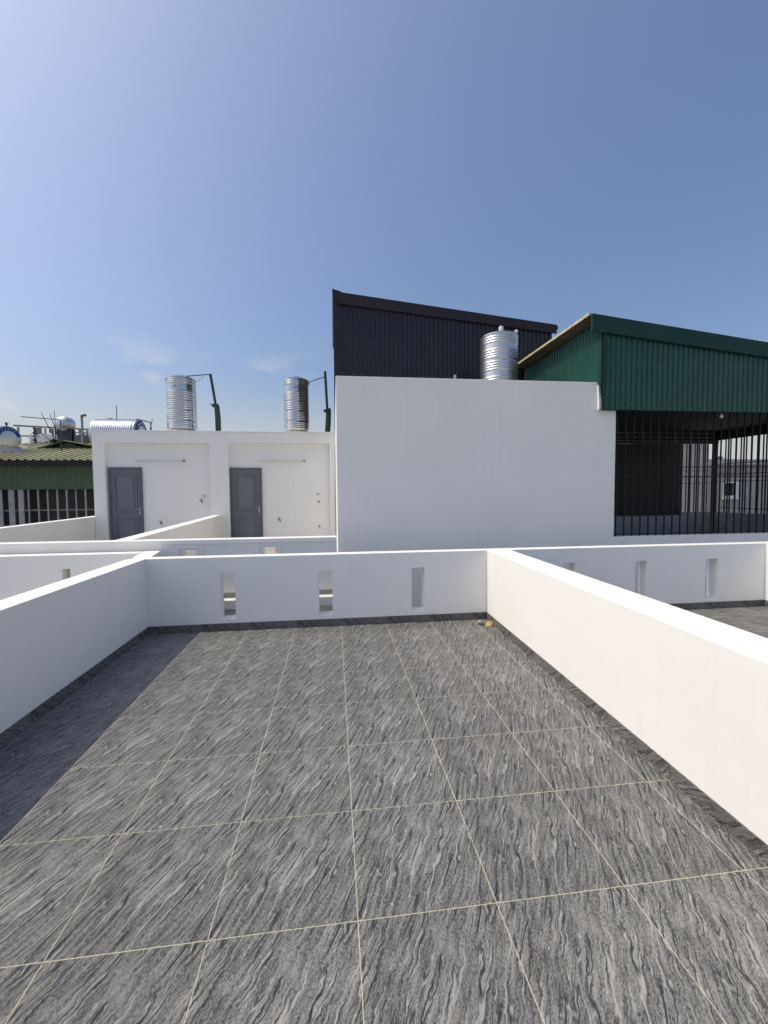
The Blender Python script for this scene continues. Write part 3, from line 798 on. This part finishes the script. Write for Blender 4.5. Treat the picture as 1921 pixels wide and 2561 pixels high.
ed = MB(); zz = [3.212, 3.26, 3.31, 3.36, 3.40, 3.47, 3.53, 3.60, 3.648]; yy = [5.300, 5.292, 5.296, 5.294, 5.302, 5.306, 5.318, 5.322, 5.338]
v = []
for z_, y_ in zip(zz, yy): v += [(4.615, y_, z_), (4.66, y_, z_), (4.66, 5.3485, z_), (4.615, 5.3485, z_)]
f = [(0, 1, 2, 3), (32, 33, 34, 35)]
for k in range(8):
    for c in range(4): f.append((4*k+c, 4*k+(c+1) % 4, 4*k+4+(c+1) % 4, 4*k+4+c))
O('plaster_edge', ed.add(v, f), WHITE, bw)
lamp = O('bulb', MB().lathe((7.12, YG+.10, 3.10), [(.008, .09), (.012, .07), (.030, .04), (.030, .015), (.012, 0)], 14), PLASTIC, gs, smooth=50)

def grille(label, pts, z0, z1, rails, spacing, r=.010):
    """upright bars between two points, rails across them"""
    (x0, y0), (x1, y1) = pts
    L_ = math.hypot(x1-x0, y1-y0); n = int(L_/spacing)
    t = thing('security_grille', label, 'grille', (x0, y0, z0), 'dark grilles round the sheltered terrace')
    ux, uy = (x1-x0)/L_, (y1-y0)/L_
    for z in rails:
        O('rail', MB().hexa([(x0, y0-.012, z-.008), (x1, y1-.012, z-.008), (x1, y1+.012, z-.008), (x0, y0+.012, z-.008)] if abs(ux) > .5 else [(x0-.012, y0, z-.008), (x0+.012, y0, z-.008), (x1+.012, y1, z-.008), (x1-.012, y1, z-.008)],
                            [(x0, y0-.012, z+.008), (x1, y1-.012, z+.008), (x1, y1+.012, z+.008), (x0, y0+.012, z+.008)] if abs(ux) > .5 else [(x0-.012, y0, z+.008), (x0+.012, y0, z+.008), (x1+.012, y1, z+.008), (x1-.012, y1, z+.008)]), BAR, t)
    me = None
    for k in range(1, n+1):
        x, y = x0+ux*spacing*(k-.4), y0+uy*spacing*(k-.4)
        if me is None:
            o = O('bar', MB().box(x-r, x+r, y-r, y+r, z0, z1), BAR, t, loc=(x, y, z0)); me = o.data
        else: link('bar', me, t, (x, y, z0))
    return t
grille('dark barred grille along the front under the green shelter', ((4.99, 5.45), (11.1, 5.45)), .926, 3.44, (.96, 2.02, 2.20), .1636, .0095)
grille('dark barred grille in the doorway at the back of the green shelter', ((9.92, YGB+.02), (10.9, YGB+.02)), 1.121, 3.09, (1.95, 2.14, 2.32), .135, .011)
grille('dark barred grille on the open end of the green shelter', ((XGE-.12, YG+.2), (XGE-.12, YGB-.12)), 1.121, 3.44, (1.25, 2.0, 2.2, 2.5), .15, .012)

# ------------------------------------------------------------------ old grey building seen through the bars
gb = thing('grey_building', 'old grey rendered building with a white framed window beyond the bars', 'building', (20, 16, -9))
O('wall', MB().holed(17.3, 34, 16, 16.25, -9, 2.90, [(18.21, 18.80, 1.47, 2.06)]), GREYWALL, gb)
O('cornice', MB().box(17.3, 34, 15.86, 16.2, 2.901, 2.97).box(17.3, 34, 15.93, 15.999, 2.56, 2.62), GREYWALL, gb, bevel=.01)
O('parapet', MB().box(17.3, 34, 16.05, 16.2, 2.971, 3.19), GREYWALL, gb)
O('house_body', MB().box(17.3, 34, 16.26, 26, -9, 2.88), GREYWALL, gb)
w = O('window', MB().holed(18.11, 18.92, 15.88, 16.02, 1.37, 2.16, [(18.21, 18.80, 1.47, 2.06)]), PLASTIC, gb, bevel=.006)
O('pane', MB().box(18.2, 18.81, 16.10, 16.12, 1.46, 2.07), GLASS, w)
O('sill', MB().box(18.06, 18.97, 15.80, 15.8795, 1.30, 1.385), PLASTIC, w)
gb2 = thing('grey_building', 'pale bare wall of a taller block seen through the barred doorway', 'building', (15, 15, -9))
O('wall', MB().box(12.5, 16.05, 14.6, 22, -9, 4.1), mat('pale_render', (0.50, 0.47, 0.43), .9, vary=.25, scale=1.5), gb2)
O('roof_edge', MB().box(12.4, 16.1, 14.5, 14.599, 3.95, 4.12), GREYWALL, gb2)

# ------------------------------------------------------------------ foliage
def tree(x, y, z, h, r, label, mt, n=260, kind='bushy', cat='tree'):
    t = thing('tree', label, cat, (x, y, z))
    tr = MB().tube([(x, y, z), (x+.02, y, z+h*.5), (x-.02, y, z+h*.95)], [r*.12, r*.09, r*.03], 7)
    for k in range(7):
        a = random.random()*6.28; zz = z+h*random.uniform(.3, .85); l = r*random.uniform(.5, .9)
        tr.tube([(x, y, zz), (x+math.cos(a)*l, y+math.sin(a)*l, zz+l*.4)], [r*.04, r*.012], 5)
    O('trunk', tr, BARK, t)
    c = MB()
    for k in range(n):
        a = random.random()*6.28; f = random.uniform(.22, 1.0)
        rad = r*(1-.75*f if kind == 'cone' else math.sin(PI*min(.97, f*.85+.12)))*math.sqrt(random.random())
        if kind == 'cone': rad *= .6+.5*math.sin(f*26)
        p = Vector((x+rad*math.cos(a), y+rad*math.sin(a), z+h*f*1.05))
        s = r*random.uniform(.07, .17)
        d1 = Vector((random.uniform(-1, 1), random.uniform(-1, 1), random.uniform(-.6, .6))).normalized()
        d2 = d1.cross(Vector((random.random(), random.random(), 1))).normalized()
        c.add([p-d1*s, p-d2*s*.45, p+d1*s, p+d2*s*.45], [(0, 1, 2, 3)])
    O('crown', c, mt, t, recalc=False)
    return t

# ------------------------------------------------------------------ far side: green shed, grey gable, roof clutter
sh = thing('green_shed', 'low shed with a faded green ribbed roof and green metal band', 'shed', (-10, 14, -9))
sheets(sh, 'wall_sheet', GREENMID, -20, -6.75, 13.0, 1.95, lambda x: 2.86, .19, .03, -1, width=1.9)
O('eave_board', MB().box(-20, -6.75, 12.72, 12.86, 2.70, 2.86), BAR, sh)
slope_sheets(sh, 'roof_sheet', GREENPALE, 12.75, 16.0, -20, -6.7, lambda y: 2.87+.265*(y-12.75), .23, .04, width=1.84, along='y')
# raised ridge monitor across the shed roof
mx_, my, mz = -9.85, 15.0, 3.37
O('ridge_gable', MB().add([(mx_-.72, my, mz), (mx_+.95, my, mz), (mx_+.08, my, mz+.31), (mx_-.72, my+.06, mz), (mx_+.95, my+.06, mz), (mx_+.08, my+.06, mz+.31)],
                          [(0, 1, 2), (5, 4, 3), (0, 3, 4, 1), (1, 4, 5, 2), (2, 5, 3, 0)]), GREENMID, sh)
def slab(a, b, w0, w1, th):   # a sloping roof strip from a to b (x,z) running along Y
    return MB().hexa([(a[0], w0, a[1]), (b[0], w0, b[1]), (b[0], w1, b[1]), (a[0], w1, a[1])], [(a[0], w0, a[1]+th), (b[0], w0, b[1]+th), (b[0], w1, b[1]+th), (a[0], w1, a[1]+th)])
O('ridge_roof', slab((mx_-.95, mz-.02), (mx_+.079, mz+.34), my-.22, my+4, .05), GREENMID, sh)
O('ridge_roof', slab((mx_+.081, mz+.34), (mx_+2.6, mz-.12), my-.22, my+4, .05), GREENPALE, sh)
for k in range(46):
    x = -19.9+.285*k
    O('slat', MB().box(x, x+random.uniform(.03, .05) if k > 34 else x+random.uniform(.10, .21), 13.10, 13.14, -2, 1.949), GALV, sh)
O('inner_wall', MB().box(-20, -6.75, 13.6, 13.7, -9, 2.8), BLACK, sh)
O('rail', MB().box(-20, -6.75, 13.141, 13.17, 1.25, 1.30).box(-20, -6.75, 13.141, 13.17, .75, .80), RUST, sh)

gg = thing('gable_house', 'purple grey gable wall under the lying tank at the edge of the green shed', 'house', (-12, 14.5, -9))
pts = [(-16.5, 4.6), (-10.62, 3.66), (-9.95, 3.20), (-9.95, 2.6), (-16.5, 2.6)]
pts = [(-15.0, 3.78), (-11.35, 3.60), (-10.50, 3.12), (-10.50, -9), (-15.0, -9)]
v = [(x, 13.9, z) for x, z in pts]+[(x, 17.5, z) for x, z in pts]
O('wall', MB().add(v, [(0, 1, 2, 3, 4), (9, 8, 7, 6, 5), (0, 5, 6, 1), (1, 6, 7, 2), (2, 7, 8, 3), (3, 8, 9, 4), (4, 9, 5, 0)]), PINK, gg)
lt = lying_tank(-11.5, 14.3, 3.72, .40, -12.9, -11.06, 'big lying steel tank with a blue printed end above the purple grey gable')
lt.rotation_euler = (0, 0, R(-28))
wp2 = thing('water_pipe', 'thin bent pipe beside the blue ended lying tank', 'pipe', (-10, 14.2, 3.2), 'pipes feeding the roof tanks')
O('pipe', MB().tube([(-10.75, 14.2, 4.47), (-9.56, 14.2, 4.38), (-9.50, 14.2, 4.34), (-9.50, 14.2, 3.0)], .015, 7), DARKPIPE, wp2)
tree(-15.0, 19.6, 3.5, 1.55, .38, 'slim dark conifer beside the blue ended tank', LEAFD, 320, 'cone')
tree(-14.35, 20.4, 3.4, 1.55, .42, 'second slim conifer, close to the white far house', LEAFD, 320, 'cone')
tree(-12.6, 19.0, 3.2, 1.0, .85, 'low green bush behind the green shed roof', LEAF, 420, 'bushy', 'bush')
wh = thing('far_house', 'small bright white house with a slanting roof in the distance', 'house', (-18, 28, -9))
pts = [(-19.6, 5.6), (-18.7, 5.65), (-17.9, 5.0), (-17.9, -9), (-19.6, -9)]
v = [(x, 28, z) for x, z in pts]+[(x, 33, z) for x, z in pts]
O('wall', MB().add(v, [(0, 1, 2, 3, 4), (9, 8, 7, 6, 5), (0, 5, 6, 1), (1, 6, 7, 2), (2, 7, 8, 3), (3, 8, 9, 4), (4, 9, 5, 0)]), WHITE, wh)
O('roof', MB().hexa([(-18.75, 27.8, 5.66), (-17.7, 27.8, 4.83), (-17.7, 33.2, 4.83), (-18.75, 33.2, 5.66)], [(-18.75, 27.8, 5.76), (-17.7, 27.8, 4.93), (-17.7, 33.2, 4.93), (-18.75, 33.2, 5.76)]), PINK, wh)
fh = thing('far_house', 'brown roofed far house with a pale railing on top', 'house', (-16, 27, -9))
O('wall', MB().box(-18.1, -13.2, 27.0, 33, -9, 5.0), PINK, fh)
O('roof', MB().hexa([(-18.6, 26.6, 4.9), (-13, 26.6, 4.9), (-13.4, 30, 5.5), (-17.6, 30, 5.5)], [(-18.6, 26.6, 5.0), (-13, 26.6, 5.0), (-13.4, 30, 5.62), (-17.6, 30, 5.62)]), RUST, fh)
for k in range(14): O('baluster', MB().box(-17.2+k*.28, -17.12+k*.28, 28.0, 28.08, 5.2, 5.8), GALV, fh)
O('rail', MB().box(-17.3, -13.3, 27.98, 28.1, 5.801, 5.86), GALV, fh)
sf = thing('sign_frame', 'dark rooftop sign frame seen from behind on the far skyline', 'sign frame', (-19, 30, 5))
O('rail', MB().hexa([(-21.9, 30, 6.50), (-16, 30, 6.22), (-16, 30.1, 6.22), (-21.9, 30.1, 6.50)], [(-21.9, 30, 6.60), (-16, 30, 6.32), (-16, 30.1, 6.32), (-21.9, 30.1, 6.60)]), FARIRON, sf)
O('rail', MB().box(-21.9, -16, 30, 30.1, 5.80, 5.88), FARIRON, sf)
for x in (-21.7, -20.6, -19.5, -18.4, -17.3, -16.2): O('post', MB().box(x, x+.08, 30.05, 30.15, 4.6, 6.45-.045*(x+21.7)), FARIRON, sf)
for x, w_, z0, z1 in ((-20.45, .32, 5.95, 6.40), (-19.95, .10, 5.9, 6.36), (-19.65, .24, 6.05, 6.36), (-19.3, .12, 5.9, 6.35), (-18.95, .38, 5.92, 6.05), (-18.95, .12, 6.06, 6.33), (-18.35, .38, 6.12, 6.22), (-18.35, .12, 5.9, 6.11), (-17.75, .4, 5.9, 6.0), (-17.75, .14, 6.01, 6.28), (-17.1, .12, 5.9, 6.25), (-16.7, .3, 6.05, 6.2)):
    O('letter_back', MB().box(x, x+w_, 30.0, 30.04, z0, z1), FARIRON, sf)
bt = thing('water_tank', 'round ended steel tank pointing end on, standing high in the distance', 'water tank', (-15, 24, 4.6), 'lying steel water tanks')
O('tank_body', MB().lathe((-15.0, 23.6, 5.72), [(.02, -.12), (.2, -.10), (.34, -.04), (.40, .04), (.41, .1), (.41, .5), (.3, .6)], 36, 'y'), STEELR, bt, smooth=40)
for y in (23.7, 24.0): O('cradle', MB().box(-15.35, -14.65, y, y+.1, 4.6, 5.45), DARKPIPE, bt)
tag(O('tank_house', MB().box(-15.8, -14.2, 23.4, 26, -9, 4.6), PINK), 'narrow purple grey block carrying the round ended tank', 'house')
for a, b, lab in (((-14.93, 22.9, 4.2), (-14.95, 22.9, 6.30), 'upright aerial rod in front of the round ended tank'),
                  ((-14.95, 22.8, 4.8), (-15.55, 22.8, 6.17), 'slanting aerial rod crossing the round ended tank'),
                  ((-14.9, 23.0, 5.0), (-15.25, 23.0, 6.15), 'thinner slanting aerial rod behind its neighbours')):
    tag(O('metal_rod', MB().tube([a, b], [.03, .012], 6), DARKPIPE, loc=a), lab, 'rod', 'aerial rods on the far roofs')
ch = thing('vent_pipe', 'tall grey vent pipe with a hooked top by the far roofs', 'pipe', (-13.1, 22, 3))
O('pipe', MB().tube([(-13.1, 22, 3), (-13.1, 22, 5.75)], .055, 10), GALV, ch, smooth=40)
O('hood', MB().tube([(-13.1, 22, 5.74), (-13.1, 22, 5.86), (-13.04, 22, 5.93), (-12.95, 22, 5.92), (-12.93, 22, 5.86)], [.06, .075, .08, .08, .075], 10), GALV, ch, smooth=40)
tag(O('far_block', MB().box(-13.6, -10.5, 22.2, 27, -9, 4.9), RUST), 'rust brown block behind the hooked vent pipe', 'house')
tree(21.6, 19.5, 2.6, 1.0, .5, 'small tuft of foliage on top of the old grey building', LEAFD, 160, 'bushy', 'plant')
tree(18.4, 18.5, 2.6, .95, .45, 'darker tuft of foliage near the corner of the old grey building', LEAFD, 160, 'bushy', 'plant')

# ------------------------------------------------------------------ litter in the corner, flecks on the tiles
def crumple(name, c, r, flat, mt, label, cat, seed):
    bm = bmesh.new(); bmesh.ops.create_icosphere(bm, subdivisions=3, radius=r)
    for v in bm.verts:
        d = v.co.normalized()
        n = mnoise.noise(d*2.3+Vector((seed, 0, 0)))*.55+abs(mnoise.noise(d*6+Vector((0, seed, 0))))*.45
        v.co = d*r*(.75+n*.8); v.co.z *= flat
    zmin = min(v.co.z for v in bm.verts)
    for v in bm.verts: v.co.z -= zmin
    me = bpy.data.meshes.new(name); bm.to_mesh(me); bm.free(); me.materials.append(mt)
    o = link(name, me, None, c)
    return tag(o, label, cat)
crumple('plastic_bag', (1.845, 3.63, .001), .042, .75, FILM, 'crumpled clear plastic film in the terrace corner', 'litter', 3.0)
pw = MB()
a = [(1.89, 3.58), (1.975, 3.63), (1.985, 3.565), (1.90, 3.525)]
pw.add([(1.885, 3.565, .001), (1.930, 3.625, .034), (1.990, 3.615, .050), (1.985, 3.560, .016), (1.935, 3.535, .001), (1.945, 3.590, .040),
        (1.885, 3.567, .004), (1.930, 3.628, .037), (1.992, 3.617, .053), (1.987, 3.559, .019), (1.935, 3.532, .004), (1.945, 3.590, .044)],
       [(0, 4, 5, 1), (4, 3, 2, 5), (1, 5, 2), (6, 7, 11, 10), (10, 11, 8, 9), (7, 8, 11), (0, 1, 7, 6), (1, 2, 8, 7), (2, 3, 9, 8), (3, 4, 10, 9), (4, 0, 6, 10)])
tag(O('paper_wrapper', pw, YELLOW, loc=(1.93, 3.58, 0)), 'folded yellow paper wrapper leaning on the skirting in the corner', 'litter')
fl = MB()
for x, y in ((-1.02, 0.62), (-1.62, 1.31), (-1.94, 1.95), (-.42, .41), (-2.02, 2.68), (-1.97, 3.1), (-2.12, 3.5), (.35, 2.2), (.9, 1.4), (.73, -.2), (.15, .05), (-.6, 1.8), (1.2, 2.5), (-1.5, 2.2)):
    s = random.uniform(.003, .007); a = random.random()*3
    fl.hexa([(x+s*math.cos(a+k*PI/2), y+s*math.sin(a+k*PI/2)*.7, .0005) for k in range(4)], [(x+.6*s*math.cos(a+k*PI/2), y+.5*s*math.sin(a+k*PI/2), .004) for k in range(4)])
tag(O('plaster_flecks', fl, FLECK), kind='stuff')
